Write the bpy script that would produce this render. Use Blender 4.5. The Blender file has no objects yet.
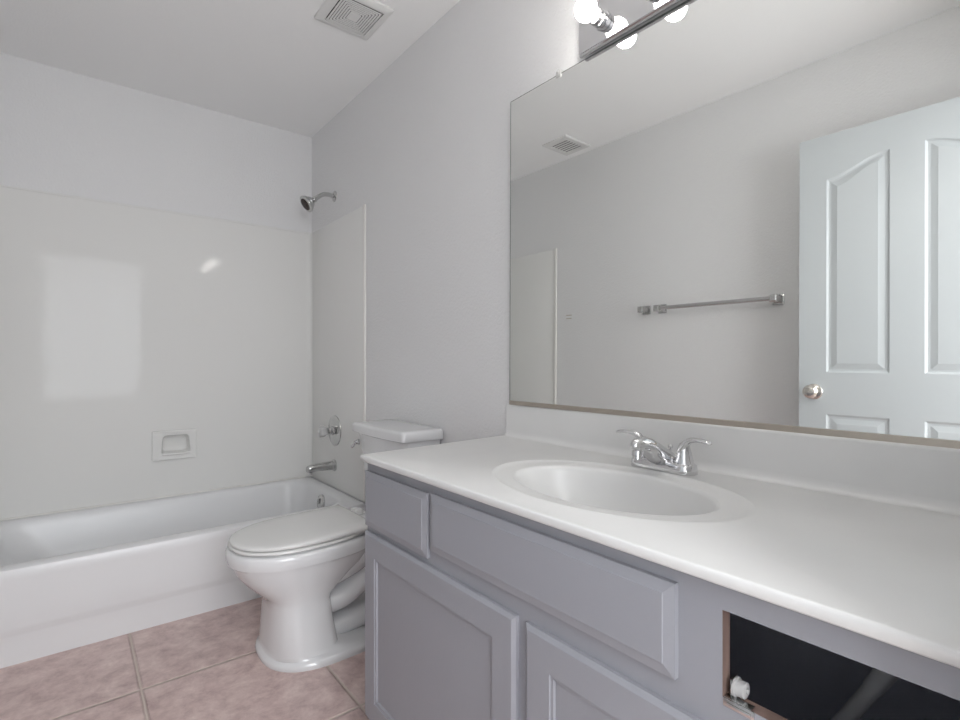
import bpy, bmesh, math
from mathutils import Vector
S = bpy.context.scene
C = S.collection
PI = math.pi
# ------------------------------------------------------------------ camera
cam = bpy.data.cameras.new('camera'); cam.sensor_width = 36; cam.lens = 513.6/960*36; cam.clip_start = 0.02
co = bpy.data.objects.new('camera', cam); C.objects.link(co)
co.location = (0, 0, 1.057); co.rotation_euler = (PI/2, 0, math.radians(-38.49)); S.camera = co
# ------------------------------------------------------------------ world, light, exposure
wd = bpy.data.worlds.new('sky'); S.world = wd; wd.use_nodes = True
wd.node_tree.nodes['Background'].inputs[0].default_value = (0.80, 0.90, 1.0, 1)
wd.node_tree.nodes['Background'].inputs[1].default_value = 1.2
BULB = 28.0
def area(name, loc, rot, sx, sy, power, col):
    l = bpy.data.lights.new(name, 'AREA'); l.shape = 'RECTANGLE'; l.size = sx; l.size_y = sy; l.energy = power; l.color = col
    o = bpy.data.objects.new(name, l); C.objects.link(o); o.location = loc; o.rotation_euler = rot; return o
area('window_daylight', (0.25, -2.34, 1.35), (PI/2, 0, 0), 1.5, 1.5, 6, (0.90, 0.95, 1.0))
area('doorway_fill', (0.28, -1.15, 1.50), (PI/2+math.radians(8), 0, 0), 1.75, 1.75, 46, (0.935, 0.96, 1.0))  # added fill panel, unseen, to brighten the bathroom through the doorway
area('bedroom_overhead_fill', (0.3, -1.0, 2.40), (0, 0, 0), 0.9, 0.9, 14, (1.0, 0.98, 0.95))  # extra overhead fill, no known fixture; lifts the bedroom light behind the camera
S.view_settings.view_transform = 'Standard'; S.view_settings.look = 'None'
S.view_settings.exposure = 0.62; S.view_settings.gamma = 1.0; S.view_settings.use_curve_mapping = False
S.cycles.use_denoising = True
S.cycles.max_bounces = 14; S.cycles.diffuse_bounces = 8; S.cycles.glossy_bounces = 8
S.cycles.caustics_reflective = True; S.cycles.sample_clamp_indirect = 6; S.cycles.caustics_refractive = False

# ------------------------------------------------------------------ dimensions
W, XL, D, H = 1.169, -0.360, 3.153, 2.44      # right wall, left wall, back wall, ceiling
YF = 0.06                                      # inner face of the wall with the doorway
TY = 2.390                                     # front of the bathtub

# ------------------------------------------------------------------ materials
def mat(name, col, rough=0.5, metal=0.0, coat=0.0, bump=None, emit=None, trans=0.0, spec=0.5):
    m = bpy.data.materials.new(name); m.use_nodes = True
    nt = m.node_tree; b = nt.nodes['Principled BSDF']
    b.inputs['Base Color'].default_value = (*col, 1); b.inputs['Roughness'].default_value = rough
    b.inputs['Metallic'].default_value = metal; b.inputs['Coat Weight'].default_value = coat
    b.inputs['Coat Roughness'].default_value = 0.05
    b.inputs['Specular IOR Level'].default_value = spec
    b.inputs['Transmission Weight'].default_value = trans
    if emit:
        b.inputs['Emission Color'].default_value = (*emit[0], 1); b.inputs['Emission Strength'].default_value = emit[1]
    if bump:
        scale, dist, detail = bump
        tc = nt.nodes.new('ShaderNodeTexCoord'); n = nt.nodes.new('ShaderNodeTexNoise'); bp = nt.nodes.new('ShaderNodeBump')
        n.inputs['Scale'].default_value = scale; n.inputs['Detail'].default_value = detail
        bp.inputs['Distance'].default_value = dist; bp.inputs['Strength'].default_value = 1.0
        nt.links.new(tc.outputs['Object'], n.inputs['Vector']); nt.links.new(n.outputs[0], bp.inputs['Height'])
        nt.links.new(bp.outputs[0], b.inputs['Normal'])
    return m
def vary(m, c1, c2, scale, detail=3, lo=0.35, hi=0.65, stretch=None):
    nt = m.node_tree; b = nt.nodes['Principled BSDF']
    tc = nt.nodes.new('ShaderNodeTexCoord'); n = nt.nodes.new('ShaderNodeTexNoise'); r = nt.nodes.new('ShaderNodeValToRGB')
    n.inputs['Scale'].default_value = scale; n.inputs['Detail'].default_value = detail
    r.color_ramp.elements[0].position = lo; r.color_ramp.elements[1].position = hi
    r.color_ramp.elements[0].color = (*c1, 1); r.color_ramp.elements[1].color = (*c2, 1)
    if stretch:
        mp = nt.nodes.new('ShaderNodeMapping'); mp.inputs['Scale'].default_value = stretch
        nt.links.new(tc.outputs['Object'], mp.inputs[0]); nt.links.new(mp.outputs[0], n.inputs['Vector'])
    else:
        nt.links.new(tc.outputs['Object'], n.inputs['Vector'])
    nt.links.new(n.outputs[0], r.inputs[0]); nt.links.new(r.outputs[0], b.inputs['Base Color'])
    return m
M = {}
M['wall'] = mat('wall_paint', (0.735, 0.735, 0.739), 0.6, bump=(110, 0.0022, 2))
M['ceiling'] = mat('ceiling_paint', (0.88, 0.88, 0.88), 0.8, bump=(140, 0.0008, 2))
M['surround'] = mat('surround_acrylic', (0.755, 0.753, 0.738), 0.06, spec=0.09, bump=(5, 0.0007, 1))
M['tub'] = mat('tub_enamel', (0.735, 0.74, 0.75), 0.33)
M['porcelain'] = mat('porcelain', (0.69, 0.695, 0.705), 0.12, coat=0.5)
M['seat'] = mat('seat_plastic', (0.68, 0.68, 0.67), 0.22)
M['counter'] = vary(mat('cultured_marble', (0.75, 0.74, 0.72), 0.28, coat=0.0), (0.655, 0.655, 0.65), (0.685, 0.685, 0.68), 5)
M['cabinet'] = mat('cabinet_paint', (0.282, 0.286, 0.314), 0.42, bump=(60, 0.0004, 3))
M['interior'] = mat('cabinet_interior', (0.62, 0.64, 0.72), 0.8)
M['raw_wood'] = vary(mat('raw_wood', (0.3, 0.2, 0.16), 0.7), (0.13, 0.088, 0.075), (0.23, 0.155, 0.13), 30, stretch=(1, 1, 0.1))
M['chrome'] = mat('chrome', (0.70, 0.70, 0.71), 0.06, 1.0)
M['nickel'] = mat('brushed_nickel', (0.66, 0.63, 0.59), 0.2, 1.0)
M['mirror'] = mat('silvered_glass', (0.95, 0.96, 0.94), 0.0, 1.0)
M['channel'] = mat('bronze_channel', (0.50, 0.45, 0.39), 0.3, 0.8)
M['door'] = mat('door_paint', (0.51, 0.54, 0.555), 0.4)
M['white'] = mat('white_plastic', (0.72, 0.72, 0.71), 0.4)
M['dark'] = mat('dark_gap', (0.04, 0.04, 0.04), 0.8)
M['duct'] = mat('grey_duct', (0.16, 0.16, 0.16), 0.7)
M['roller'] = mat('grey_white_nylon', (0.42, 0.42, 0.42), 0.5)
M['edge'] = mat('glass_edge', (0.10, 0.11, 0.10), 0.3)
M['clear'] = mat('clear_acrylic', (0.95, 0.95, 0.95), 0.08, trans=0.75)
M['frosted'] = mat('cloudy_acrylic', (0.86, 0.86, 0.85), 0.3, trans=0.45)
M['satin'] = mat('satin_chrome', (0.58, 0.58, 0.575), 0.18, 1.0)
M['pipe'] = mat('grey_pipe', (0.55, 0.55, 0.57), 0.5)
M['bulb'] = mat('lit_bulb', (0.9, 0.9, 0.9), 0.3, emit=((1.0, 0.965, 0.915), BULB))
M['hinge'] = mat('dark_hinge', (0.05, 0.035, 0.03), 0.4, 0.6)
M['caulk'] = mat('white_caulk', (0.80, 0.79, 0.76), 0.5)
M['carpet'] = mat('bedroom_carpet', (0.45, 0.40, 0.35), 0.95, bump=(300, 0.002, 2))
M['glass'] = mat('window_glass', (0.95, 0.97, 0.97), 0.0, trans=1.0)
def tile_material():
    m = mat('floor_tile', (0.45, 0.33, 0.3), 0.35); nt = m.node_tree; b = nt.nodes['Principled BSDF']; L = nt.links
    tc = nt.nodes.new('ShaderNodeTexCoord'); sp = nt.nodes.new('ShaderNodeSeparateXYZ'); L.new(tc.outputs['Object'], sp.inputs[0])
    def math_(op, a, b_=None):
        n = nt.nodes.new('ShaderNodeMath'); n.operation = op
        for i, v in enumerate((a, b_)):
            if v is None: continue
            if isinstance(v, (int, float)): n.inputs[i].default_value = v
            else: L.new(v, n.inputs[i])
        return n.outputs[0]
    T = 0.5165
    def edge(out, off, T=T):          # distance to the nearest joint
        u = math_('FRACT', math_('DIVIDE', math_('SUBTRACT', out, off - 10*T), T))
        return math_('MULTIPLY', math_('MINIMUM', u, math_('SUBTRACT', 1.0, u)), T), math_('FLOOR', math_('DIVIDE', math_('SUBTRACT', out, off - 10*T), T))
    ex, ix = edge(sp.outputs[0], 0.175); ey, iy = edge(sp.outputs[1], 1.965, 0.509)
    d = math_('MINIMUM', ex, ey)
    mr = nt.nodes.new('ShaderNodeMapRange'); mr.inputs[1].default_value = 0.0030; mr.inputs[2].default_value = 0.0046; L.new(d, mr.inputs[0])
    cmb = nt.nodes.new('ShaderNodeCombineXYZ'); L.new(math_('MULTIPLY', ix, 3.7), cmb.inputs[0]); L.new(math_('MULTIPLY', iy, 5.3), cmb.inputs[1])
    va = nt.nodes.new('ShaderNodeVectorMath'); L.new(tc.outputs['Object'], va.inputs[0]); L.new(cmb.outputs[0], va.inputs[1])
    n1 = nt.nodes.new('ShaderNodeTexNoise'); n1.inputs['Scale'].default_value = 13.0; n1.inputs['Detail'].default_value = 9; n1.inputs['Roughness'].default_value = 0.72; n1.inputs['Distortion'].default_value = 0.2
    L.new(va.outputs[0], n1.inputs['Vector'])
    r = nt.nodes.new('ShaderNodeValToRGB'); L.new(n1.outputs[0], r.inputs[0])
    e = r.color_ramp.elements; e[0].position = 0.30; e[0].color = (0.37, 0.265, 0.25, 1); e[1].position = 0.70; e[1].color = (0.70, 0.575, 0.535, 1)
    k = r.color_ramp.elements.new(0.5); k.color = (0.545, 0.415, 0.392, 1)
    mx = nt.nodes.new('ShaderNodeMix'); mx.data_type = 'RGBA'
    L.new(mr.outputs[0], mx.inputs[0]); mx.inputs[6].default_value = (0.54, 0.46, 0.41, 1); L.new(r.outputs[0], mx.inputs[7])
    L.new(mx.outputs[2], b.inputs['Base Color'])
    mr2 = nt.nodes.new('ShaderNodeMapRange'); mr2.inputs[1].default_value = 0.0025; mr2.inputs[2].default_value = 0.008; L.new(d, mr2.inputs[0])
    bp = nt.nodes.new('ShaderNodeBump'); bp.inputs['Distance'].default_value = 0.004
    L.new(math_('ADD', mr2.outputs[0], math_('MULTIPLY', n1.outputs[0], 0.15)), bp.inputs['Height']); L.new(bp.outputs[0], b.inputs['Normal'])
    rr = nt.nodes.new('ShaderNodeMapRange'); rr.inputs[3].default_value = 0.8; rr.inputs[4].default_value = 0.36; L.new(mr.outputs[0], rr.inputs[0]); L.new(rr.outputs[0], b.inputs['Roughness'])
    return m
M['tile'] = tile_material()

# ------------------------------------------------------------------ mesh helpers (all in world coordinates)
class MB:
    def __init__(s): s.v = []; s.f = []; s.mi = []
    def add(s, vs, fs, mi=0):
        o = len(s.v); s.v += [tuple(p) for p in vs]; s.f += [tuple(i+o for i in f) for f in fs]; s.mi += [mi]*len(fs); return s
    def box(s, a, b, bev=0.0, seg=2, mi=0):
        a, b = [min(p, q) for p, q in zip(a, b)], [max(p, q) for p, q in zip(a, b)]
        bm = bmesh.new()
        r = bmesh.ops.create_cube(bm, size=1)
        for v in bm.verts: v.co = Vector([(a[i]+b[i])/2 + v.co[i]*(b[i]-a[i]) for i in range(3)])
        if bev > 0: bmesh.ops.bevel(bm, geom=list(bm.edges), offset=bev, segments=seg, profile=0.5, affect='EDGES')
        bm.verts.index_update()
        s.add([v.co[:] for v in bm.verts], [[v.index for v in f.verts] for f in bm.faces], mi); bm.free(); return s
    def loft(s, rings, cap0=True, cap1=True, closed=True, mi=0):
        n = len(rings[0]); vs = [p for r in rings for p in r]; fs = []
        for i in range(len(rings)-1):
            for j in range(n if closed else n-1):
                k = (j+1) % n; fs.append((i*n+j, i*n+k, (i+1)*n+k, (i+1)*n+j))
        if cap0: fs.append(tuple(reversed(range(n))))
        if cap1: fs.append(tuple((len(rings)-1)*n+j for j in range(n)))
        return s.add(vs, fs, mi)
    def lathe(s, base, axis, prof, n=32, mi=0, phase=0.0):
        """prof: list of (distance along axis, radius)"""
        ax = Vector(axis).normalized(); u = ax.orthogonal().normalized(); w = ax.cross(u); base = Vector(base)
        rings = [[base + ax*d + (u*math.cos(2*PI*k/n+phase) + w*math.sin(2*PI*k/n+phase))*max(r, 1e-4) for k in range(n)] for d, r in prof]
        return s.loft(rings, mi=mi)
    def tube(s, pts, rad, n=16, sub=6, flat=None, up=(0, 0, 1), mi=0):
        """smooth tube through pts; rad a number or one per point; flat = (width, height) factors per point"""
        P = [Vector(p) for p in pts]; R = [rad]*len(P) if isinstance(rad, (int, float)) else list(rad)
        F = flat or [(1, 1)]*len(P); cs = []
        for i in range(len(P)-1):
            p0, p1, p2, p3 = P[max(i-1, 0)], P[i], P[i+1], P[min(i+2, len(P)-1)]
            for k in range(sub):
                t = k/sub
                q = 0.5*((2*p1) + (p2-p0)*t + (2*p0-5*p1+4*p2-p3)*t*t + (3*p1-p0-3*p2+p3)*t**3)
                cs.append((q, R[i]+(R[i+1]-R[i])*t, F[i][0]+(F[i+1][0]-F[i][0])*t, F[i][1]+(F[i+1][1]-F[i][1])*t))
        cs.append((P[-1], R[-1], *F[-1]))
        rings = []; side = None
        for i, (q, r, fw, fh) in enumerate(cs):
            t = (cs[min(i+1, len(cs)-1)][0] - cs[max(i-1, 0)][0]).normalized()
            if side is None:
                side = t.cross(Vector(up))
                if side.length < 1e-3: side = t.cross(Vector((1, 0, 0)))
            side = (side - t*side.dot(t)).normalized(); u2 = side.cross(t)
            rings.append([q + side*math.cos(2*PI*k/n)*r*fw + u2*math.sin(2*PI*k/n)*r*fh for k in range(n)])
        return s.loft(rings, mi=mi)
    def sphere(s, c, r, n=24, m=12, sc=(1, 1, 1), mi=0):
        rings = [[(c[0]+sc[0]*r*math.sin(PI*i/m)*math.cos(2*PI*k/n), c[1]+sc[1]*r*math.sin(PI*i/m)*math.sin(2*PI*k/n), c[2]-sc[2]*r*math.cos(PI*i/m)) for k in range(n)]
                 for i in [0.02] + list(range(1, m)) + [m-0.02]]
        return s.loft(rings, mi=mi)
    def build(s, name, mats, parent=None, smooth=35):
        me = bpy.data.meshes.new(name)
        off = Vector((0, 0, 0))
        p = parent
        while p is not None: off += p.location; p = p.parent
        me.from_pydata([tuple(Vector(v)-off) for v in s.v], [], s.f)
        for m in (mats if isinstance(mats, (list, tuple)) else [mats]): me.materials.append(m)
        for i, q in enumerate(me.polygons): q.material_index = s.mi[i]; q.use_smooth = smooth > 0
        bm = bmesh.new(); bm.from_mesh(me); bmesh.ops.remove_doubles(bm, verts=bm.verts, dist=1e-6)
        bmesh.ops.recalc_face_normals(bm, faces=bm.faces); bm.to_mesh(me); bm.free()
        if smooth > 0: me.set_sharp_from_angle(angle=math.radians(smooth))
        o = bpy.data.objects.new(name, me); C.objects.link(o)
        if parent is not None: o.parent = parent
        return o
def thing(name, label, cat, loc=(0, 0, 0), group=None):
    o = bpy.data.objects.new(name, None); C.objects.link(o); o.location = loc; o.empty_display_size = 0.05
    o['label'] = label; o['category'] = cat
    if group: o['group'] = group
    return o
def struct(o, label=None, cat=None):
    o['kind'] = 'structure'
    if label: o['label'] = label
    if cat: o['category'] = cat
    return o
def tag(o, label, cat, group=None):
    o['label'] = label; o['category'] = cat
    if group: o['group'] = group
    return o
def copy_tree(o, parent=None):
    c = o.copy(); C.objects.link(c); c.parent = parent
    for ch in list(o.children): copy_tree(ch, c)
    return c
def rrect(cx, cy, hx, hy, r, z, nc=8):
    """rounded rectangle ring in the horizontal plane"""
    r = min(r, hx-1e-4, hy-1e-4); out = []
    for (sx, sy, a0) in ((1, 1, 0), (-1, 1, PI/2), (-1, -1, PI), (1, -1, 3*PI/2)):
        for k in range(nc+1):
            a = a0 + PI/2*k/nc; out.append((cx+sx*(hx-r)+r*math.cos(a), cy+sy*(hy-r)+r*math.sin(a), z))
    return out
def plate(mb, axis, d0, d1, us, vs, holes, hole_mi=0):
    """slab perpendicular to axis ('x' or 'y') between depths d0,d1 over grid us x vs (z), without the cells in holes"""
    def P(d, u, v): return (d, u, v) if axis == 'x' else (u, d, v)
    nu, nv = len(us)-1, len(vs)-1
    solid = lambda i, j: 0 <= i < nu and 0 <= j < nv and (i, j) not in holes
    for i in range(nu):
        for j in range(nv):
            if not solid(i, j): continue
            u0, u1, v0, v1 = us[i], us[i+1], vs[j], vs[j+1]
            mb.add([P(d0, u0, v0), P(d0, u1, v0), P(d0, u1, v1), P(d0, u0, v1)], [(0, 1, 2, 3)])
            mb.add([P(d1, u0, v0), P(d1, u1, v0), P(d1, u1, v1), P(d1, u0, v1)], [(3, 2, 1, 0)])
            for (di, dj, a, b) in ((-1, 0, (u0, v0), (u0, v1)), (1, 0, (u1, v0), (u1, v1)), (0, -1, (u0, v0), (u1, v0)), (0, 1, (u0, v1), (u1, v1))):
                if not solid(i+di, j+dj):
                    mi = hole_mi if (i+di, j+dj) in holes else 0
                    mb.add([P(d0, *a), P(d0, *b), P(d1, *b), P(d1, *a)], [(0, 1, 2, 3)], mi)
    return mb
def rect_rings(mb, y0, y1, z0, z1, rings, mi=0, cap0=True, cap1=True):
    """mitred panel facing -X: rings = list of (inset, x)"""
    rr = [[(x, y0+i, z0+i), (x, y1-i, z0+i), (x, y1-i, z1-i), (x, y0+i, z1-i)] for i, x in rings]
    return mb.loft(rr, cap0, cap1, mi=mi)

# ------------------------------------------------------------------ room shell
BX0, BX1, BY0 = -1.1, 1.75, -2.5      # bedroom beyond the doorway
DX0, DX1, DZ = -0.20, 0.55, 2.05      # doorway opening
struct(MB().box((XL-0.1, YF-0.12, -0.1), (W+0.1, D+0.1, 0)).build('floor', M['tile']))
struct(MB().box((XL-0.1, YF-0.12, H), (W+0.1, D+0.1, H+0.1)).build('ceiling', M['ceiling']))
struct(MB().box((W, YF, 0), (W+0.1, D+0.1, H)).build('wall_right', M['wall']))
struct(MB().box((XL-0.1, YF, 0), (XL, D+0.1, H)).build('wall_left', M['wall']))
struct(plate(MB(), 'y', D, D+0.1, [XL, 0.360, 0.508, W], [0, 0.552, 0.668, H], {(1, 1)}).build('wall_back', M['wall'], smooth=0))
struct(plate(MB(), 'y', YF-0.12, YF, [BX0, DX0, DX1, BX1], [0, DZ, H], {(1, 0)}).build('wall_front', M['wall'], smooth=0))
struct(MB().box((BX0, BY0-0.1, -0.1), (BX1, YF-0.12, 0)).build('floor_bedroom', M['carpet']))
struct(MB().box((BX0, BY0-0.1, H), (BX1, YF-0.12, H+0.1)).build('ceiling_bedroom', M['ceiling']))
struct(MB().box((BX0-0.1, BY0, 0), (BX0, YF, H)).build('wall_bedroom_left', M['wall']))
struct(MB().box((BX1, BY0, 0), (BX1+0.1, YF, H)).build('wall_bedroom_right', M['wall']))
struct(plate(MB(), 'y', BY0-0.1, BY0, [BX0, -0.55, 1.05, BX1], [0, 0.55, 2.15, H], {(1, 1)}).build('wall_bedroom_end', M['wall'], smooth=0))
wn = struct(plate(MB(), 'y', BY0-0.06, BY0-0.02, [-0.55, -0.51, 0.23, 0.27, 1.01, 1.05], [0.55, 0.59, 2.11, 2.15], {(1, 1), (3, 1)}).build('window_1', M['white'], smooth=0))
MB().box((-0.52, BY0-0.045, 0.58), (1.02, BY0-0.039, 2.12)).build('pane', M['glass'], wn)
# door casing around the doorway, bedroom side
cz = MB()
cz.box((DX0-0.06, YF-0.135, 0), (DX0, YF-0.12, DZ+0.06), 0.004); cz.box((DX1, YF-0.135, 0), (DX1+0.06, YF-0.12, DZ+0.06), 0.004)
cz.box((DX0, YF-0.135, DZ), (DX1, YF-0.12, DZ+0.06), 0.004)
struct(cz.build('trim_1', M['white']))

# ------------------------------------------------------------------ open door standing along the left wall
dx1 = -0.205; dx0 = dx1-0.035; dy0, dy1 = 0.085, 0.871; dzb, dzt = 0.012, 2.028
def ogee(t): return 0.5-0.5*math.cos(PI*t)
def panel_loop(ya, yb, z0, zouter, zinner=None):
    """counter-clockwise in (y,z); ya<yb; arched between zouter and zinner"""
    P = [(ya, z0), (yb, z0)]
    if zinner is None: return P + [(yb, zouter), (ya, zouter)]
    za, zb = zinner
    N = 14
    for k in range(N+1):
        t = k/N; P.append((yb+(ya-yb)*t, zb+(za-zb)*ogee(t)**0.9))
    return P
specs = [(0.552, 0.768, 1.015, 0, (1.902, 1.838)), (0.230, 0.446, 1.015, 0, (1.838, 1.902)), (0.552, 0.768, 0.25, 0.838, None), (0.230, 0.446, 0.25, 0.838, None)]
def inset_loop(sp, d):
    ya, yb, z0, zo, zi = sp
    return panel_loop(ya+d, yb-d, z0+d, zo-d, zi and (zi[0]-d, zi[1]-d))
loops = [inset_loop(sp, 0) for sp in specs]
bm = bmesh.new()
ov = [bm.verts.new((dx1, *p)) for p in [(dy0, dzb), (dy1, dzb), (dy1, dzt), (dy0, dzt)]]; hv = []
def flat(*pts): bm.faces.new([bm.verts.new((dx1, *p)) for p in pts])
for (a, b) in ((dy0, 0.230), (0.446, 0.552), (0.768, dy1)): flat((a, dzb), (b, dzb), (b, dzt), (a, dzt))
for (a, b) in ((0.230, 0.446), (0.552, 0.768)):
    flat((a, dzb), (b, dzb), (b, 0.25), (a, 0.25)); flat((a, 0.838), (b, 0.838), (b, 1.015), (a, 1.015))
for P in loops:
    hv.append((P, [bm.verts.new((dx1, *p)) for p in P]))
    if len(P) > 4:
        for p, q in zip(P[2:], P[3:]): flat(p, q, (q[0], dzt), (p[0], dzt))
for sp_, (P, v) in zip(specs, hv):
    prev = v
    for d, dep in ((0.008, -0.005), (0.016, -0.0055), (0.036, -0.0012), (0.038, -0.0006)):
        Q = inset_loop(sp_, d); nv = [bm.verts.new((dx1+dep, q[0], q[1])) for q in Q]
        for i in range(len(nv)): bm.faces.new((prev[i], prev[(i+1) % len(nv)], nv[(i+1) % len(nv)], nv[i]))
        prev = nv
    if len(P) > 4:
        zb0 = prev[0].co.z; arc = [v.co.copy() for v in prev[2:]]
        for p, q in zip(arc, arc[1:]): bm.faces.new([bm.verts.new(c) for c in (p, q, (q.x, q.y, zb0), (p.x, p.y, zb0))])
    else: bm.faces.new(prev)
bv = [bm.verts.new((dx0, v.co.y, v.co.z)) for v in ov]
for i in range(4): bm.faces.new((ov[i], ov[(i+1) % 4], bv[(i+1) % 4], bv[i]))
bm.faces.new(bv)
bm.verts.index_update()
mb = MB(); mb.add([v.co[:] for v in bm.verts], [[v.index for v in f.verts] for f in bm.faces]); bm.free()
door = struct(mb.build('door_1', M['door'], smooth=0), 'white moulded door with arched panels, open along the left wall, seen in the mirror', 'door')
ky, kz = 0.812, 0.932
kb = MB().lathe((dx1, ky, kz), (1, 0, 0), [(0, 0.033), (0.004, 0.033), (0.008, 0.028), (0.012, 0.013), (0.030, 0.011), (0.036, 0.020), (0.046, 0.0275), (0.056, 0.028), (0.064, 0.022), (0.068, 0.012)], 28)
kb.lathe((dx1+0.068, ky, kz), (1, 0, 0), [(0, 0.004), (0.0015, 0.004)], 12)
kb.build('door_knob', M['nickel'], door)
kb2 = MB().lathe((dx0, ky, kz), (-1, 0, 0), [(0, 0.033), (0.004, 0.033), (0.008, 0.028), (0.012, 0.013), (0.030, 0.011), (0.036, 0.020), (0.046, 0.0275), (0.056, 0.028), (0.064, 0.022)], 28)
kb2.build('door_knob', M['nickel'], door)
for z in (0.25, 1.05, 1.80):
    MB().lathe((dx0+0.004, dy0-0.009, z-0.045), (0, 0, 1), [(0, 0.006), (0.09, 0.006)], 12).build('hinge', M['nickel'], door)

# ------------------------------------------------------------------ tub surround
ZS = 1.842; ZR = 0.337
t = thing('tub_surround', 'glossy off-white wall panels lining the tub alcove', 'shower surround', (0.4, D, ZR))
plate(MB(), 'y', D-0.006, D-0.0006, [XL+0.0006, 0.360, 0.508, W-0.0006], [ZR+0.0006, 0.552, 0.668, ZS], {(1, 1)}).build('back_panel', M['surround'], t)
MB().box((W-0.006, TY+0.022, ZR+0.0006), (W-0.0006, D-0.006, ZS), 0.002).build('side_panel', M['surround'], t)
MB().box((XL+0.0006, TY+0.06, ZR+0.0006), (XL+0.006, D-0.006, ZS), 0.002).build('side_panel', M['surround'], t)
MB().box((W-0.011, TY+0.003, ZR+0.0006), (W-0.0006, TY+0.022, ZS+0.004), 0.004).build('edge_trim', M['caulk'], t)
MB().box((XL+0.0006, TY+0.04, ZR+0.0006), (XL+0.011, TY+0.06, ZS+0.004), 0.004).build('edge_trim', M['caulk'], t)
MB().loft([[(W-0.006, D-0.026, z), (W-0.009, D-0.026, z), (W-0.010, D-0.016, z), (W-0.018, D-0.010, z), (W-0.026, D-0.009, z), (W-0.026, D-0.006, z), (W-0.006, D-0.006, z)] for z in (ZR+0.0006, ZS)]).build('corner_trim', M['surround'], t)
MB().box((XL+0.006, D-0.009, ZS-0.006), (W-0.006, D-0.004, ZS+0.003), 0.002).build('top_trim', M['surround'], t)

# ------------------------------------------------------------------ bathtub
t = thing('bathtub', 'white alcove bathtub with plain front apron', 'bathtub', (0.4, TY, 0))
x0, x1, y0, y1 = XL+0.002, W-0.002, TY, D-0.004
cx, cy, hx, hy = (x0+x1)/2, (y0+y1)/2, (x1-x0)/2, (y1-y0)/2
# opening: front rim 75 mm, back rim 45 mm, drain end 65 mm
ox0, ox1, oy0, oy1 = x0+0.075, x1-0.075, y0+0.072, y1-0.045
def osec(inset_l, inset_r, inset_y, r, z):
    a, b, c, d = ox0+inset_l, ox1-inset_r, oy0+inset_y, oy1-inset_y
    return rrect((a+b)/2, (c+d)/2, (b-a)/2, (d-c)/2, r, z, 10)
sh = MB()
R = [rrect(cx, cy, hx, hy, 0.012, ZR-0.04, 10), rrect(cx, cy, hx, hy, 0.012, ZR-0.018, 10), rrect(cx, cy, hx-0.005, hy-0.005, 0.014, ZR-0.006, 10), rrect(cx, cy, hx-0.018, hy-0.016, 0.02, ZR, 10),
     osec(-0.016, -0.016, -0.016, 0.13, ZR), osec(-0.004, -0.004, -0.004, 0.12, ZR-0.004), osec(0.004, 0.003, 0.004, 0.12, ZR-0.014), osec(0.012, 0.006, 0.010, 0.12, ZR-0.04),
     osec(0.10, 0.018, 0.03, 0.12, 0.19), osec(0.18, 0.030, 0.045, 0.12, 0.105), osec(0.22, 0.055, 0.065, 0.12, 0.075), osec(0.28, 0.10, 0.11, 0.10, 0.064), osec(0.40, 0.25, 0.20, 0.06, 0.060)]
sh.loft(R, cap0=False)
sh.build('tub_shell', M['tub'], t)
ap = MB()     # apron profile: (y offset, z)
prof = [(0.0, ZR-0.03), (0.0005, ZR-0.05), (0.001, ZR-0.075), (0.001, 0.20), (0.001, 0.130), (0.0025, 0.120), (0.0075, 0.104), (0.009, 0.095), (0.009, 0.05), (0.009, 0.0), (0.03, 0.0), (0.03, ZR-0.03)]
ap.loft([[(x, TY+yo, z) for yo, z in prof] for x in (x0, x1)])
ap.build('apron', M['tub'], t, smooth=50)
ov = MB().lathe((ox1-0.014, 2.765, 0.272), (-1, 0, 0.12), [(-0.02, 0.042), (0.004, 0.042), (0.009, 0.036), (0.011, 0.018), (0.012, 0.005)], 28)
ov.box((ox1-0.034, 2.760, 0.267), (ox1-0.024, 2.770, 0.298), 0.003)
ov.build('overflow_plate', M['satin'], t)
MB().lathe((0.86, 2.79, 0.0605), (0, 0, 1), [(0, 0.036), (0.004, 0.034), (0.005, 0.02), (0.010, 0.019), (0.012, 0.012)], 24).build('drain_plug', M['chrome'], t)
MB().box((x0+0.012, D-0.016, ZR-0.002), (x1-0.045, D-0.0066, ZR+0.006), 0.003).build('caulk_bead', M['caulk'], t)

# ------------------------------------------------------------------ soap dish on the back panel
SY = D-0.0066
t = thing('soap_dish', 'small off-white recessed soap dish on the back tub wall', 'soap dish', (0.428, SY, 0.53))
def yring(a, b, z0, z1, y, rt, top_in=0.0):
    r = rrect((a+b)/2, (z0+z1)/2, (b-a)/2, (z1-z0)/2, rt, 0, 5)
    return [(p[0] + (0.428-p[0])*top_in*((p[1]-z0)/(z1-z0)), y, p[1]) for p in r]
d = MB()
d.loft([yring(0.326, 0.530, 0.530, 0.685, SY, 0.006), yring(0.326, 0.530, 0.530, 0.685, SY-0.012, 0.006), yring(0.330, 0.526, 0.534, 0.681, SY-0.016, 0.008),
        yring(0.362, 0.506, 0.556, 0.664, SY-0.016, 0.018, 0.12), yring(0.366, 0.502, 0.560, 0.660, SY-0.013, 0.018, 0.12),
        yring(0.370, 0.498, 0.566, 0.656, SY+0.020, 0.02, 0.12), yring(0.376, 0.492, 0.572, 0.650, SY+0.036, 0.02, 0.12), yring(0.390, 0.478, 0.585, 0.638, SY+0.042, 0.015, 0.12)], cap0=False)
d.build('dish_frame', M['surround'], t)
d = MB(); d.tube([(0.37, SY-0.013, 0.563), (0.40, SY-0.020, 0.561), (0.455, SY-0.020, 0.561), (0.498, SY-0.013, 0.563)], 0.006, 10)
d.build('dish_lip', M['surround'], t)

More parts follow.
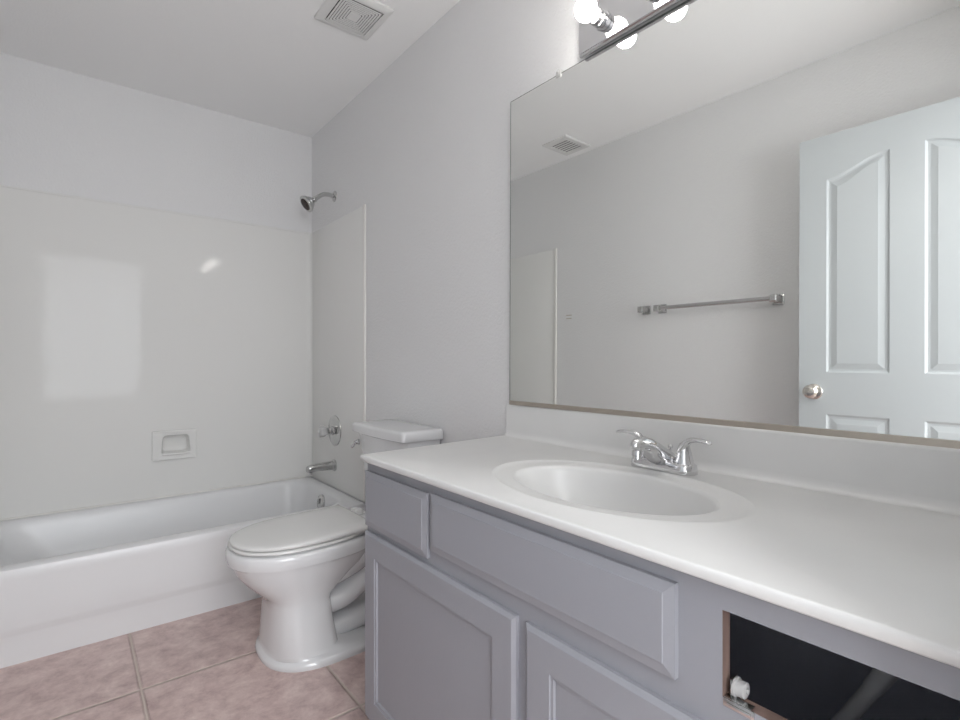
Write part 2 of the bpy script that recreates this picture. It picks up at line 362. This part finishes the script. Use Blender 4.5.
# ------------------------------------------------------------------ shower head
t = thing('wall_shower', 'chrome shower head on a bent arm above the tub panels', 'shower', (W, 2.795, 1.985))
MB().lathe((W, 2.795, 1.985), (-1, 0, 0), [(0, 0.030), (0.004, 0.029), (0.009, 0.020), (0.012, 0.012)], 28).build('flange', M['satin'], t)
MB().tube([(W-0.004, 2.795, 1.985), (1.125, 2.795, 1.988), (1.092, 2.795, 1.978), (1.056, 2.795, 1.948)], 0.012, 14).build('arm', M['satin'], t)
ax = Vector((-0.80, 0.0, -0.60)).normalized(); b0 = Vector((1.060, 2.795, 1.952))
hd = MB().lathe(b0, ax, [(0, 0.013), (0.008, 0.016), (0.014, 0.016), (0.018, 0.012), (0.024, 0.018), (0.034, 0.028), (0.046, 0.034), (0.049, 0.033), (0.052, 0.041), (0.066, 0.048), (0.071, 0.047), (0.073, 0.043)], 32)
head = hd.build('head', M['satin'], t)
fc = MB().lathe(b0+ax*0.0715, ax, [(0, 0.034), (0.003, 0.034), (0.004, 0.018), (0.007, 0.017), (0.0075, 0.006)], 28)
fc.build('spray_face', M['hinge'], head)

# ------------------------------------------------------------------ shower valve
t = thing('shower_valve', 'round chrome shower valve with a clear knob on the tub side wall', 'faucet', (W-0.006, 2.775, 0.66))
MB().lathe((W-0.0066, 2.775, 0.66), (-1, 0, 0), [(0, 0.086), (0.004, 0.085), (0.010, 0.072), (0.012, 0.045), (0.014, 0.040)], 40).build('escutcheon', M['satin'], t)
MB().lathe((W-0.018, 2.775, 0.66), (-1, 0, 0), [(0, 0.026), (0.012, 0.024), (0.016, 0.018), (0.030, 0.016), (0.032, 0.012)], 24).build('hub', M['chrome'], t)
kn = MB(); rings = []
for dd, r in ((0.048, 0.014), (0.052, 0.024), (0.062, 0.029), (0.080, 0.031), (0.088, 0.027), (0.091, 0.016)):
    rings.append([(W-0.006-dd, 2.775+math.cos(2*PI*k/30)*r*(1+0.12*math.cos(5*2*PI*k/30)), 0.66+math.sin(2*PI*k/30)*r*(1+0.12*math.cos(5*2*PI*k/30))) for k in range(30)])
kn.loft(rings); knob = kn.build('knob', M['frosted'], t)
MB().lathe((W-0.097, 2.775, 0.66), (-1, 0, 0), [(0, 0.011), (0.002, 0.010)], 16).build('knob_cap', M['chrome'], knob)

# ------------------------------------------------------------------ tub spout
t = thing('tub_spout', 'chrome bathtub spout over the drain end of the tub', 'faucet', (W-0.006, 2.782, 0.463))
sp = MB(); rings = []
for (dx, hw, ht, hb, sh_) in ((0.0006, 0.031, 0.031, 0.031, 0), (0.006, 0.031, 0.031, 0.031, 0), (0.012, 0.024, 0.026, 0.024, 0), (0.05, 0.023, 0.024, 0.022, 0.0), (0.10, 0.022, 0.021, 0.022, 0), (0.140, 0.021, 0.017, 0.024, 0), (0.154, 0.018, 0.013, 0.023, 0), (0.159, 0.013, 0.008, 0.018, 0)):
    r = rrect(0, 0, hw, (ht+hb)/2, min(hw, (ht+hb)/2)*0.8, 0, 6)
    rings.append([(W-0.006-dx, 2.782+p[0], 0.463+(ht-hb)/2+p[1]) for p in r])
sp.loft(rings); sp.build('spout', M['satin'], t)
MB().lathe((W-0.140, 2.782, 0.445), (0, 0, -1), [(0, 0.013), (0.016, 0.013), (0.017, 0.010)], 20).build('outlet', M['chrome'], t)

# ------------------------------------------------------------------ toilet
TC = 1.911
t = thing('toilet', 'white two-piece toilet with closed lid beside the vanity', 'toilet', (0.85, TC, 0))
def egg(xf, xb, hw, z, nf=0.42, n=48, pf=2.2, pb=2.6):
    """closed outline: front at xf, back at xb, widest at fraction nf"""
    xm = xf+(xb-xf)*nf; out = []
    for k in range(n):
        a = 2*PI*k/n; c_, s_ = math.cos(a), math.sin(a); p = pf if c_ < 0 else pb
        L = (xm-xf) if c_ < 0 else (xb-xm)
        out.append((xm+L*math.copysign(abs(c_)**(2/p), c_), TC+hw*math.copysign(abs(s_)**(2/p), s_), z))
    return out
bw = MB()
bw.loft([egg(0.520, 1.06, 0.195, 0.0, 0.40, pf=2.5), egg(0.518, 1.06, 0.197, 0.010, 0.40, pf=2.5), egg(0.521, 1.06, 0.195, 0.020, 0.40, pf=2.5), egg(0.529, 1.05, 0.185, 0.026, 0.40, pf=2.5),
         egg(0.533, 0.83, 0.167, 0.032, 0.45, pf=2.6, pb=5), egg(0.536, 0.765, 0.163, 0.045, 0.46, pf=2.7, pb=5), egg(0.540, 0.752, 0.154, 0.12, 0.46, pf=2.6, pb=5), egg(0.543, 0.744, 0.147, 0.18, 0.46, pf=2.6, pb=5), egg(0.540, 0.744, 0.145, 0.203, 0.46, pf=2.5, pb=4.5), egg(0.530, 0.755, 0.147, 0.221, 0.45, pb=4),
         egg(0.504, 0.80, 0.151, 0.245, 0.43, pb=3), egg(0.473, 0.85, 0.158, 0.275, 0.43), egg(0.447, 0.90, 0.168, 0.308, 0.43), egg(0.430, 0.93, 0.175, 0.344, 0.43), egg(0.426, 0.94, 0.177, 0.353, 0.43),
         egg(0.418, 0.94, 0.184, 0.356, 0.43), egg(0.415, 0.94, 0.186, 0.371, 0.43), egg(0.415, 0.94, 0.186, 0.391, 0.43), egg(0.419, 0.935, 0.182, 0.399, 0.43), egg(0.427, 0.93, 0.174, 0.402, 0.43)])
bowl = bw.build('bowl', M['porcelain'], t, smooth=50)
tw = MB()   # trapway bulges and the block under the tank
tw.tube([(0.66, TC, 0.165), (0.74, TC, 0.155), (0.81, TC, 0.165), (0.88, TC, 0.205), (0.95, TC, 0.24), (1.0, TC, 0.22)], [0.050, 0.052, 0.055, 0.06, 0.065, 0.07], 24, 6, [(2.1, 1.0), (2.1, 1.0), (2.0, 1.0), (1.8, 1.0), (1.6, 1.0), (1.5, 1.0)])
tw.tube([(0.66, TC, 0.27), (0.74, TC, 0.265), (0.82, TC, 0.295), (0.90, TC, 0.335), (0.98, TC, 0.345)], [0.07, 0.090, 0.105, 0.112, 0.11], 24, 6, [(1.4, 0.8), (1.3, 0.75), (1.2, 0.75), (1.15, 0.8), (1.1, 0.8)])
tw.tube([(0.70, TC, 0.04), (0.78, TC, 0.05), (0.88, TC, 0.06), (1.0, TC, 0.06)], [0.05, 0.05, 0.05, 0.05], 20, 4, [(2.2, 1.0), (2.0, 1.0), (1.9, 1.0), (1.9, 1.0)])
tw.loft([rrect(0.99, TC, 0.10, 0.095, 0.05, 0.20), rrect(0.995, TC, 0.125, 0.115, 0.05, 0.30), rrect(1.0, TC, 0.14, 0.135, 0.05, 0.38), rrect(1.0, TC, 0.145, 0.14, 0.05, 0.405)])
tw.build('trapway', M['porcelain'], t, smooth=60)
for s in (-1, 1):
    MB().lathe((0.895, TC+s*0.118, 0.026), (0, 0, 1), [(0, 0.015), (0.010, 0.015), (0.018, 0.011), (0.022, 0.004)], 18).build('bolt_cap', M['porcelain'], t)
def lid_outline(z, ins=0.0):
    half = [(0.416, 0.0), (0.4175, 0.025), (0.424, 0.056), (0.437, 0.088), (0.458, 0.117), (0.487, 0.143), (0.525, 0.165), (0.575, 0.180), (0.63, 0.187), (0.70, 0.187), (0.77, 0.180), (0.83, 0.175), (0.87, 0.178), (0.902, 0.190)]
    pts = [(x, TC+w) for x, w in half] + [(0.906, TC+0.10), (0.906, TC), (0.906, TC-0.10)] + [(x, TC-w) for x, w in reversed(half[1:])]
    cxm = 0.66
    return [(x+(cxm-x)*ins*1.0, y+(TC-y)*ins*1.4, z) for x, y in pts]
def rise(r, k): return [(x, y, z + k*max(0, (x-0.50))) for x, y, z in r]
st = MB(); st.loft([egg(0.436, 0.915, 0.163, 0.399, 0.43), egg(0.434, 0.918, 0.164, 0.4068, 0.43), egg(0.425, 0.918, 0.174, 0.4072, 0.43), egg(0.4225, 0.918, 0.178, 0.410, 0.43), egg(0.4225, 0.918, 0.178, 0.4145, 0.43), egg(0.425, 0.916, 0.1755, 0.4175, 0.43), egg(0.436, 0.91, 0.164, 0.418, 0.43)])
st.build('seat', M['seat'], t, smooth=50)
ld = MB(); ld.loft([rise(lid_outline(0.417, 0.10), 0.0), rise(lid_outline(0.4212, 0.10), 0.005), rise(lid_outline(0.4215, 0.050), 0.01), rise(lid_outline(0.4225, 0.044), 0.012), rise(lid_outline(0.4275, 0.043), 0.02), rise(lid_outline(0.4305, 0.048), 0.026), rise(lid_outline(0.4325, 0.062), 0.03), rise(lid_outline(0.4345, 0.12), 0.034), rise(lid_outline(0.436, 0.3), 0.036)])
ld.build('lid', M['seat'], t, smooth=50)
for s in (-1, 1):
    MB().box((0.905, TC+s*0.075-0.022, 0.403), (0.945, TC+s*0.075+0.022, 0.442), 0.008, 3).build('hinge', M['seat'], t)
def tank_ring(xb, xf, y0, y1, bow, z, r=0.03, n=12):
    """straight back at xb, front bowed towards -X"""
    out = []; cy_, hy_ = (y0+y1)/2, (y1-y0)/2
    out += [(xb, y0+0.004, z), (xb, cy_, z), (xb, y1-0.004, z), (xb-0.004, y1, z)]
    xc = xf + bow*0.62
    out += [((xb+xc)/2, y1, z)]
    for k in range(7): a = PI/2*k/6; out.append((xc+r*(1-math.sin(a)) - 0.0, y1-r*(1-math.cos(a)), z))
    for k in range(1, n): 
        u = 1-2*k/n; out.append((xc - bow*0.62*(1-u*u)/(1), cy_+(hy_-r)*u, z))
    for k in range(7): a = PI/2*(1-k/6); out.append((xc+r*(1-math.sin(a)), y0+r*(1-math.cos(a)), z))
    out += [((xb+xc)/2, y0, z), (xb-0.004, y0, z)]
    return out
tk = MB(); tk.loft([tank_ring(1.155, 1.005, TC-0.165, TC+0.165, 0.03, 0.406), tank_ring(1.155, 0.998, TC-0.178, TC+0.178, 0.035, 0.445), tank_ring(1.155, 0.972, TC-0.205, TC+0.212, 0.034, 0.742, 0.024)])
tk.build('tank', M['porcelain'], t, smooth=45)
LY0_, LY1_ = TC-0.219, TC+0.232
tl = MB(); tl.loft([tank_ring(1.160, xf+0.003, LY0_+k, LY1_-k, 0.022, z, 0.016) for xf, k, z in ((0.960, 0.003, 0.7415), (0.956, 0, 0.745), (0.956, 0, 0.771), (0.958, 0.002, 0.7765), (0.963, 0.007, 0.7805), (0.975, 0.018, 0.7825), (1.0, 0.04, 0.783))])
tl.build('tank_lid', M['porcelain'], t, smooth=45)
fl = MB().lathe((0.992, TC+0.190, 0.697), (-1, 0.1, 0), [(0, 0.013), (0.010, 0.013), (0.013, 0.009), (0.022, 0.008), (0.024, 0.005)], 18)
fl.tube([(0.971, TC+0.190, 0.698), (0.967, TC+0.193, 0.690), (0.963, TC+0.198, 0.680), (0.962, TC+0.201, 0.673)], [0.007, 0.0075, 0.008, 0.005], 12)
fl.build('flush_lever', M['chrome'], t)

# ------------------------------------------------------------------ vanity cabinet
CY0, CY1 = YF+0.002, 1.283; CF = 0.630; ZC = 0.786     # near end, far end, face-frame front, top of the cabinet
OY0, OY1, OZ0, OZ1 = CY0+0.020, 0.3105, 0.641, 0.748   # the opening where a drawer is missing
DF = 0.617
t = thing('vanity_cabinet', 'grey painted bathroom vanity cabinet with one drawer missing', 'cabinet', (0.9, 0.65, 0))
ff = plate(MB(), 'x', CF, CF+0.019, [CY0, OY0, OY1, CY1], [0.085, OZ0, OZ1, ZC], {(1, 1)}, 1)
ff.build('face_frame', [M['cabinet'], M['raw_wood']], t, smooth=0)
MB().box((CF+0.019, CY1-0.016, 0), (W-0.002, CY1, ZC)).build('end_panel', M['cabinet'], t)
MB().box((CF+0.019, CY0, 0), (W-0.002, CY0+0.016, ZC)).build('end_panel', M['interior'], t)
MB().box((CF+0.019, CY0+0.016, 0.085), (W-0.002, CY1-0.016, 0.101)).build('bottom_panel', M['interior'], t)
MB().box((W-0.008, CY0+0.016, 0.101), (W-0.002, CY1-0.016, ZC)).build('back_panel', M['interior'], t)
MB().box((CF+0.070, CY0+0.016, 0), (CF+0.086, CY1-0.016, 0.085)).build('toe_kick', M['cabinet'], t)
dr = rect_rings(MB(), 0.9715, 1.2800, 0.613, 0.7590, [(0, CF), (0, CF-0.0085), (0.0155, DF+0.0012), (0.0165, DF)])
dr.build('drawer', M['cabinet'], t, smooth=0)
fl = rect_rings(MB(), 0.3695, 0.9595, 0.6350, 0.7620, [(0, CF), (0, CF-0.0085), (0.0155, DF+0.0012), (0.0165, DF)])
fl.build('false_front', M['cabinet'], t, smooth=0)
for (a, b) in ((0.6790, 1.2800), (0.092, 0.6530)):
    z0, z1 = 0.100, 0.598
    dm = rect_rings(MB(), a, b, z0, z1, [(0, CF), (0, CF-0.008), (0.006, DF+0.001), (0.008, DF), (0.060, DF), (0.0612, DF+0.0025), (0.0665, DF+0.003), (0.068, DF+0.0075), (0.068, CF)], cap0=False, cap1=False)
    dd = dm.build('door', M['cabinet'], t, smooth=0)
    MB().box((DF+0.0075, a+0.066, z0+0.066), (CF, b-0.066, z1-0.066)).build('door_panel', M['cabinet'], dd, smooth=0)
    yh = b if a > 0.5 else a
    sg = 1 if a > 0.5 else -1
    for zz in (0.155, 0.50):
        hg = MB().lathe((DF+0.009, yh+sg*0.003, zz), (0, 0, 1), [(0, 0.0035), (0.038, 0.0035)], 10).box((DF+0.010, yh+sg*0.001, zz+0.004), (CF, yh+sg*0.003, zz+0.034))
        hg.build('hinge', M['hinge'], dd)

# drawer roller on the lower rail of the opening, and the pipe behind
t = thing('drawer_roller', 'white plastic drawer roller in the open drawer slot', 'roller', (CF+0.01, 0.285, OZ0))
br = MB().box((CF-0.002, 0.272, OZ0-0.009), (CF, 0.309, OZ0+0.001), 0.0005); br.box((CF, 0.276, OZ0), (CF+0.010, 0.309, OZ0+0.0015), 0.0004); br.box((CF+0.006, 0.302, OZ0), (CF+0.022, 0.304, OZ0+0.022), 0.0004)
br.box((CF-0.003, 0.276, OZ0-0.006), (CF-0.002, 0.304, OZ0-0.003), 0.0003)
br.build('bracket', M['satin'], t)
wh = MB().lathe((CF+0.014, 0.301, OZ0+0.0120), (0, -1, 0), [(0, 0.0118), (0.0025, 0.0118), (0.003, 0.0096), (0.0125, 0.0096), (0.0135, 0.008), (0.0137, 0.003), (0.0155, 0.003), (0.016, 0.002)], 24)
wh.build('wheel', M['roller'], t)
t = thing('drain_pipe', 'grey plumbing pipe slanting inside the open drawer slot', 'pipe', (0.90, 0.475, 0.101))
MB().tube([(0.90, 0.470, 0.12), (0.90, 0.354, 0.345), (0.90, 0.223, 0.592)], 0.0112, 18, 2).build('lower_pipe', M['pipe'], t)
MB().tube([(0.90, 0.226, 0.586), (0.90, 0.208, 0.620), (0.90, 0.150, 0.730)], 0.0130, 18, 2).build('upper_pipe', M['pipe'], t)
MB().lathe((0.90, 0.4725, 0.1016), (0, 0, 1), [(0, 0.03), (0.006, 0.03), (0.010, 0.02), (0.03, 0.018)], 20).build('pipe_flange', M['pipe'], t)

# ------------------------------------------------------------------ countertop with moulded basin
ZT = 0.803; BC = (0.851, 0.660); BA, BB = 0.143, 0.219
t = thing('vanity_countertop', 'white moulded countertop with oval sink and backsplash on the grey vanity', 'countertop', (0.89, 0.66, ZC))
Q = [(0.607, YF+0.001), (W-0.001, YF+0.001), (W-0.001, 1.312), (0.607, 1.282)]
ang = [2*PI*k/120 for k in range(120)]
for q in Q:
    a = math.atan2((q[1]-BC[1])/BB, (q[0]-BC[0])/BA) % (2*PI)
    k = min(range(len(ang)), key=lambda i: abs(ang[i]-a)); ang[k] = a
def quad_ring(d, z):
    out = []
    for a in ang:
        dx, dy = BA*math.cos(a), BB*math.sin(a); tt = 1e9
        for i in range(4):
            p, q = Vector(Q[i]), Vector(Q[(i+1) % 4]); e = (q-p).normalized(); nx, ny = e.y, -e.x
            den = nx*dx+ny*dy
            if den > 1e-9: tt = min(tt, (nx*(p.x-BC[0])+ny*(p.y-BC[1])-d)/den)
        out.append((BC[0]+dx*tt, BC[1]+dy*tt, z))
    return out
def el(e, z): return [(BC[0]+BA*e*math.cos(a), BC[1]+BB*e*math.sin(a), z) for a in ang]
dk = MB()
dk.loft([el(1.035, ZT-0.0024), el(1.09, ZT-0.0014), el(1.17, ZT-0.0010), el(1.245, ZT-0.0006), el(1.275, ZT+0.0020), el(1.305, ZT+0.0022), el(1.335, ZT), quad_ring(0.005, ZT), quad_ring(0.0028, ZT-0.0004), quad_ring(0.001, ZT-0.0015), quad_ring(0.0003, ZT-0.003), quad_ring(0, ZT-0.0045), quad_ring(0, ZT-0.014), quad_ring(0.002, ZC+0.0006), quad_ring(0.05, ZC+0.0006)], cap0=False, cap1=False)
dk.build('deck', M['counter'], t, smooth=60)
bs = MB()
bs.loft(cap0=False, rings=[el(1.035, ZT-0.0022), el(1.01, ZT-0.0045), el(0.99, ZT-0.010), el(0.97, ZT-0.020), el(0.94, ZT-0.038), el(0.89, ZT-0.062), el(0.80, ZT-0.090), el(0.66, ZT-0.113), el(0.48, ZT-0.127), el(0.28, ZT-0.133), el(0.12, ZT-0.135)])
bs.build('sink_basin', M['counter'], t, smooth=60)
MB().lathe((BC[0], BC[1], ZT-0.136), (0, 0, 1), [(0, 0.024), (0.004, 0.023), (0.0045, 0.015), (0.009, 0.014), (0.010, 0.006)], 24).build('sink_drain', M['chrome'], t)
xb = W-0.020
prof = [(W-0.001, ZT-0.002), (xb-0.016, ZT-0.002), (xb-0.016, ZT+0.0002), (xb-0.009, ZT+0.002), (xb-0.004, ZT+0.006), (xb-0.001, ZT+0.013), (xb, ZT+0.020), (xb, 0.903), (xb+0.0015, 0.9070), (xb+0.005, 0.909), (W-0.001, 0.909)]
sb = MB(); sb.loft([[(x, y, z) for x, z in prof] for y in (YF+0.001, 1.298, 1.3015)])
sb.build('backsplash', M['counter'], t, smooth=60)

# ------------------------------------------------------------------ faucet
FX, FY = 1.072, 0.667
t = thing('sink_faucet', 'chrome two-handle faucet behind the oval sink', 'faucet', (FX, FY, ZT))
bp = MB(); bp.loft([rrect(FX, FY, 0.028, 0.080, 0.026, ZT+0.0006), rrect(FX, FY, 0.028, 0.080, 0.026, ZT+0.011), rrect(FX, FY, 0.026, 0.078, 0.024, ZT+0.020), rrect(FX, FY, 0.022, 0.074, 0.02, ZT+0.024)])
bp.build('base', M['chrome'], t, smooth=40)
sp = MB(); sp.tube([(FX+0.020, FY, ZT+0.021), (FX-0.006, FY, ZT+0.030), (FX-0.036, FY, ZT+0.045), (FX-0.070, FY, ZT+0.062), (FX-0.098, FY, ZT+0.067), (FX-0.112, FY, ZT+0.064), (FX-0.117, FY, ZT+0.060)], [0.034, 0.031, 0.026, 0.020, 0.0165, 0.012, 0.004], 24, 6, [(1.0, 0.5), (1.0, 0.72), (0.9, 0.92), (0.9, 1.0), (1, 1), (1, 1), (1, 1)])
spo = sp.build('spout', M['chrome'], t, smooth=60)
MB().lathe((FX-0.099, FY, ZT+0.060), (-0.12, 0, -1), [(0, 0.0125), (0.016, 0.0125), (0.017, 0.0105), (0.023, 0.0105), (0.0235, 0.008)], 22).build('aerator', M['chrome'], spo)
MB().lathe((FX+0.030, FY, ZT+0.010), (0, 0, 1), [(0, 0.0025), (0.036, 0.0025), (0.038, 0.005), (0.043, 0.0055), (0.046, 0.003)], 14).build('lift_rod', M['chrome'], t)
for s in (-1, 1):
    hy_ = FY+s*0.052
    hb = MB().lathe((FX, hy_, ZT+0.016), (0, 0, 1), [(0, 0.0235), (0.006, 0.0235), (0.010, 0.0215), (0.030, 0.0165), (0.045, 0.0125), (0.052, 0.009), (0.055, 0.004)], 26)
    hn = hb.build('handle', M['chrome'], t, smooth=50)
    lv = MB().tube([(FX-0.004, hy_-s*0.008, ZT+0.036), (FX-0.004, hy_+s*0.001, ZT+0.060), (FX-0.005, hy_+s*0.016, ZT+0.075), (FX-0.008, hy_+s*0.038, ZT+0.079), (FX-0.012, hy_+s*0.060, ZT+0.078), (FX-0.013, hy_+s*0.068, ZT+0.075)],
                   [0.011, 0.0105, 0.009, 0.0072, 0.0068, 0.003], 16, 6, [(1.1, 0.9), (1.1, 0.85), (1.1, 0.75), (1.1, 0.62), (1.3, 0.6), (1.2, 0.6)])
    lv.build('lever', M['chrome'], hn, smooth=60)

# ------------------------------------------------------------------ wall mirror, standing a touch off the wall at its far end
MZ0, MZ1, MY0, MY1 = 0.915, 1.922, YF+0.004, 1.285
t = thing('wall_mirror', 'large frameless wall mirror above the backsplash', 'mirror', (W, 0.68, MZ0))
ma, mbb = -0.010, 0.004
def mx(y, z): return 1.158 + ma*(y-0.7) + mbb*(z-1.4)
g = MB(); c4 = [(MY0, MZ0), (MY1, MZ0), (MY1, MZ1), (MY0, MZ1)]
g.loft([[(mx(y, z)+0.005, y, z) for y, z in c4], [(mx(y, z), y, z) for y, z in c4]])
gl = g.build('glass', [M['mirror']], t, smooth=0)
ed = MB()
for (p, q) in ((c4[1], c4[2]), (c4[2], c4[3])):
    (ya, za), (yb_, zb_) = p, q
    sy, sz = (0.0015, 0) if p == c4[1] else (0, 0.0015)
    ed.loft([[(mx(ya, za)+0.0055, ya, za), (mx(ya, za)-0.0003, ya, za), (mx(ya, za)-0.0003, ya+sy, za+sz), (mx(ya, za)+0.0055, ya+sy, za+sz)], [(mx(yb_, zb_)+0.0055, yb_, zb_), (mx(yb_, zb_)-0.0003, yb_, zb_), (mx(yb_, zb_)-0.0003, yb_+sy, zb_+sz), (mx(yb_, zb_)+0.0055, yb_+sy, zb_+sz)]])
ed.build('polished_edge', M['edge'], t, smooth=0)
ch = MB(); cp = []
for y in (MY0, MY1):
    x = mx(y, 0.92)
    cp.append([(W, y, 0.9085), (x-0.004, y, 0.9085), (x-0.004, y, 0.921), (x-0.0005, y, 0.922), (x-0.0005, y, 0.9155), (W, y, 0.9150)])
ch.loft(cp); ch.build('channel', M['channel'], t, smooth=0)
for y in (1.070, 0.28):
    x = mx(y, MZ1)
    cl = MB().box((x-0.004, y-0.009, MZ1-0.010), (x-0.0005, y+0.009, MZ1+0.012), 0.0012); cl.box((x-0.0005, y-0.009, MZ1+0.002), (W, y+0.009, MZ1+0.012), 0.001)
    cl.lathe((x-0.004, y, MZ1+0.006), (-1, 0, 0), [(0, 0.004), (0.002, 0.003)], 12)
    cl.build('clip', M['frosted'], t)

# ------------------------------------------------------------------ vanity light bar
t = thing('vanity_light', 'chrome light bar with round lit bulbs above the mirror', 'wall lamp', (W, 0.67, 1.99))
LX = 1.136; LZ0, LZ1 = 1.925, 2.052; LY0, LY1 = 0.362, 0.976
pl = MB(); pl.loft([[(x, y, z) for y, z in ((LY0+i, LZ0+i), (LY1-i, LZ0+i), (LY1-i, LZ1-i), (LY0+i, LZ1-i))] for i, x in ((0.012, W), (0.012, 1.150), (0, 1.149), (0, LX+0.004), (0.003, LX+0.001), (0.006, LX))])
pl.build('back_plate', M['chrome'], t, smooth=0)
for k in range(4):
    y = 0.893-0.153*k
    so = MB().lathe((LX, y, 1.988), (-1, 0, 0), [(0, 0.026), (0.003, 0.026), (0.004, 0.022), (0.014, 0.022), (0.0145, 0.0235), (0.017, 0.0235), (0.0175, 0.022), (0.032, 0.0215), (0.033, 0.019)], 28)
    so.build('socket', M['chrome'], t)
    b = MB().lathe((LX-0.030, y, 1.988), (-1, 0, 0), [(0, 0.014), (0.006, 0.0165)] + [(0.036-0.0300*math.cos(a), 0.0300*math.sin(a)) for a in [0.62+(PI-0.64)*i/14 for i in range(15)]], 28)
    b.build('bulb', M['bulb'], t)

# ------------------------------------------------------------------ exhaust fan grille on the ceiling
fx0, fx1, fy0, fy1 = 0.763, 0.998, 1.795, 2.038
t = thing('exhaust_fan', 'square white exhaust fan grille with concentric louvers, on the ceiling', 'fan', ((fx0+fx1)/2, (fy0+fy1)/2, H))
fcx, fcy = (fx0+fx1)/2, (fy0+fy1)/2; hX, hY = (fx1-fx0)/2, (fy1-fy0)/2
def fring(i, z, r=0.004): return rrect(fcx, fcy, hX-i, hY-i, r, z, 3)
f = MB(); f.loft([fring(0, H, 0.008), fring(0, H-0.005, 0.008), fring(0.005, H-0.010, 0.008), fring(0.030, H-0.016), fring(0.032, H-0.015), fring(0.032, H-0.002)], cap0=False, cap1=False)
f.build('frame', M['white'], t)
MB().box((fx0+0.02, fy0+0.02, H-0.003), (fx1-0.02, fy1-0.02, H), 0).build('backing', M['dark'], t)
i = 0.0365
while i < 0.100:
    f = MB(); f.loft([fring(i, H-0.0148), fring(i, H-0.0160), fring(i+0.0072, H-0.0160), fring(i+0.0072, H-0.0148)], cap0=False, cap1=False)
    f.build('louver', M['white'], t); i += 0.0098
f = MB(); f.loft([fring(0.1025, H-0.004, 0.002), fring(0.1025, H-0.017, 0.002)]); f.build('centre_plate', M['white'], t)
for a in (0, 1):
    f = MB(); f.box((fcx-(hX-0.03 if a == 0 else 0.004), fcy-(hY-0.03 if a else 0.004), H-0.0055), (fcx+(hX-0.03 if a == 0 else 0.004), fcy+(hY-0.03 if a else 0.004), H-0.0035)); f.build('rib', M['duct'], t)

# ------------------------------------------------------------------ air vent on the ceiling (seen in the mirror)
vx0, vx1, vy0, vy1 = -0.297, -0.060, 2.098, 2.300
t = thing('air_vent', 'small white ceiling air vent with slats, seen in the mirror', 'vent', ((vx0+vx1)/2, (vy0+vy1)/2, H))
vcx, vcy, vhx, vhy = (vx0+vx1)/2, (vy0+vy1)/2, (vx1-vx0)/2, (vy1-vy0)/2
f = MB(); f.loft([rrect(vcx, vcy, vhx-i, vhy-i, 0.003, z, 2) for i, z in ((0, H), (0, H-0.004), (0.004, H-0.009), (0.030, H-0.012), (0.034, H-0.010), (0.034, H-0.001))], cap0=False, cap1=False)
f.build('frame', M['white'], t)
MB().box((vx0+0.02, vy0+0.02, H-0.002), (vx1-0.02, vy1-0.02, H)).build('backing', M['duct'], t)
n = 7
for k in range(n):
    x = vx0+0.042+(vx1-vx0-0.086)*k/(n-1)
    f = MB(); f.add([(x+dx, y, z) for y in (vy0+0.034, vy1-0.034) for dx, z in ((0.0050, H-0.0060), (-0.0040, H-0.0100), (-0.0034, H-0.0107), (0.0056, H-0.0067))], [(0, 1, 5, 4), (1, 2, 6, 5), (2, 3, 7, 6), (3, 0, 4, 7), (0, 3, 2, 1), (4, 5, 6, 7)])
    f.build('slat', M['white'], t, smooth=0)

# ------------------------------------------------------------------ towel bar on the left wall (seen in the mirror)
TZ = 1.362; bxx = XL+0.058
t = thing('towel_bar', 'chrome towel bar on the left wall, seen in the mirror', 'towel bar', (XL, 1.31, TZ))
def post(y):
    p = MB().box((XL, y-0.026, TZ-0.026), (XL+0.008, y+0.026, TZ+0.026), 0.003)
    r = lambda h_, x: [(x, y-h_, TZ-h_), (x, y+h_, TZ-h_), (x, y+h_, TZ+h_), (x, y-h_, TZ+h_)]
    p.loft([r(0.020, XL+0.007), r(0.012, XL+0.022), r(0.012, XL+0.042), r(0.017, XL+0.047), r(0.017, XL+0.070), r(0.012, XL+0.074)])
    return p
for y in (1.625, 1.012): post(y).build('post', M['satin'], t, smooth=30)
MB().lathe((bxx, 1.625, TZ), (0, -1, 0), [(0, 0.0108), (0.613, 0.0108)], 18).build('bar', M['satin'], t)
t = thing('wall_bracket', 'small square chrome bracket just beyond the towel bar end, seen in the mirror', 'bracket', (XL, 1.728, TZ))
MB().box((XL, 1.702, TZ-0.026), (XL+0.008, 1.754, TZ+0.026), 0.003).build('base_plate', M['satin'], t)
r = lambda h_, x: [(x, 1.728-h_, TZ-h_), (x, 1.728+h_, TZ-h_), (x, 1.728+h_, TZ+h_), (x, 1.728-h_, TZ+h_)]
MB().loft([r(0.020, XL+0.007), r(0.012, XL+0.022), r(0.012, XL+0.042), r(0.017, XL+0.047), r(0.017, XL+0.070), r(0.012, XL+0.074)]).build('stem', M['satin'], t, smooth=30)
# two tiny wall anchors near the tub panel
for z, lab in ((1.372, 'upper of two tiny wall anchors beside the tub panel edge, seen in the mirror'), (1.350, 'lower of two tiny wall anchors beside the tub panel edge, seen in the mirror')):
    o = MB().box((XL, 2.300, z-0.003), (XL+0.004, 2.345, z+0.003), 0.001).build('wall_anchor', M['channel'])
    tag(o, lab, 'wall anchor', 'tiny wall anchors')
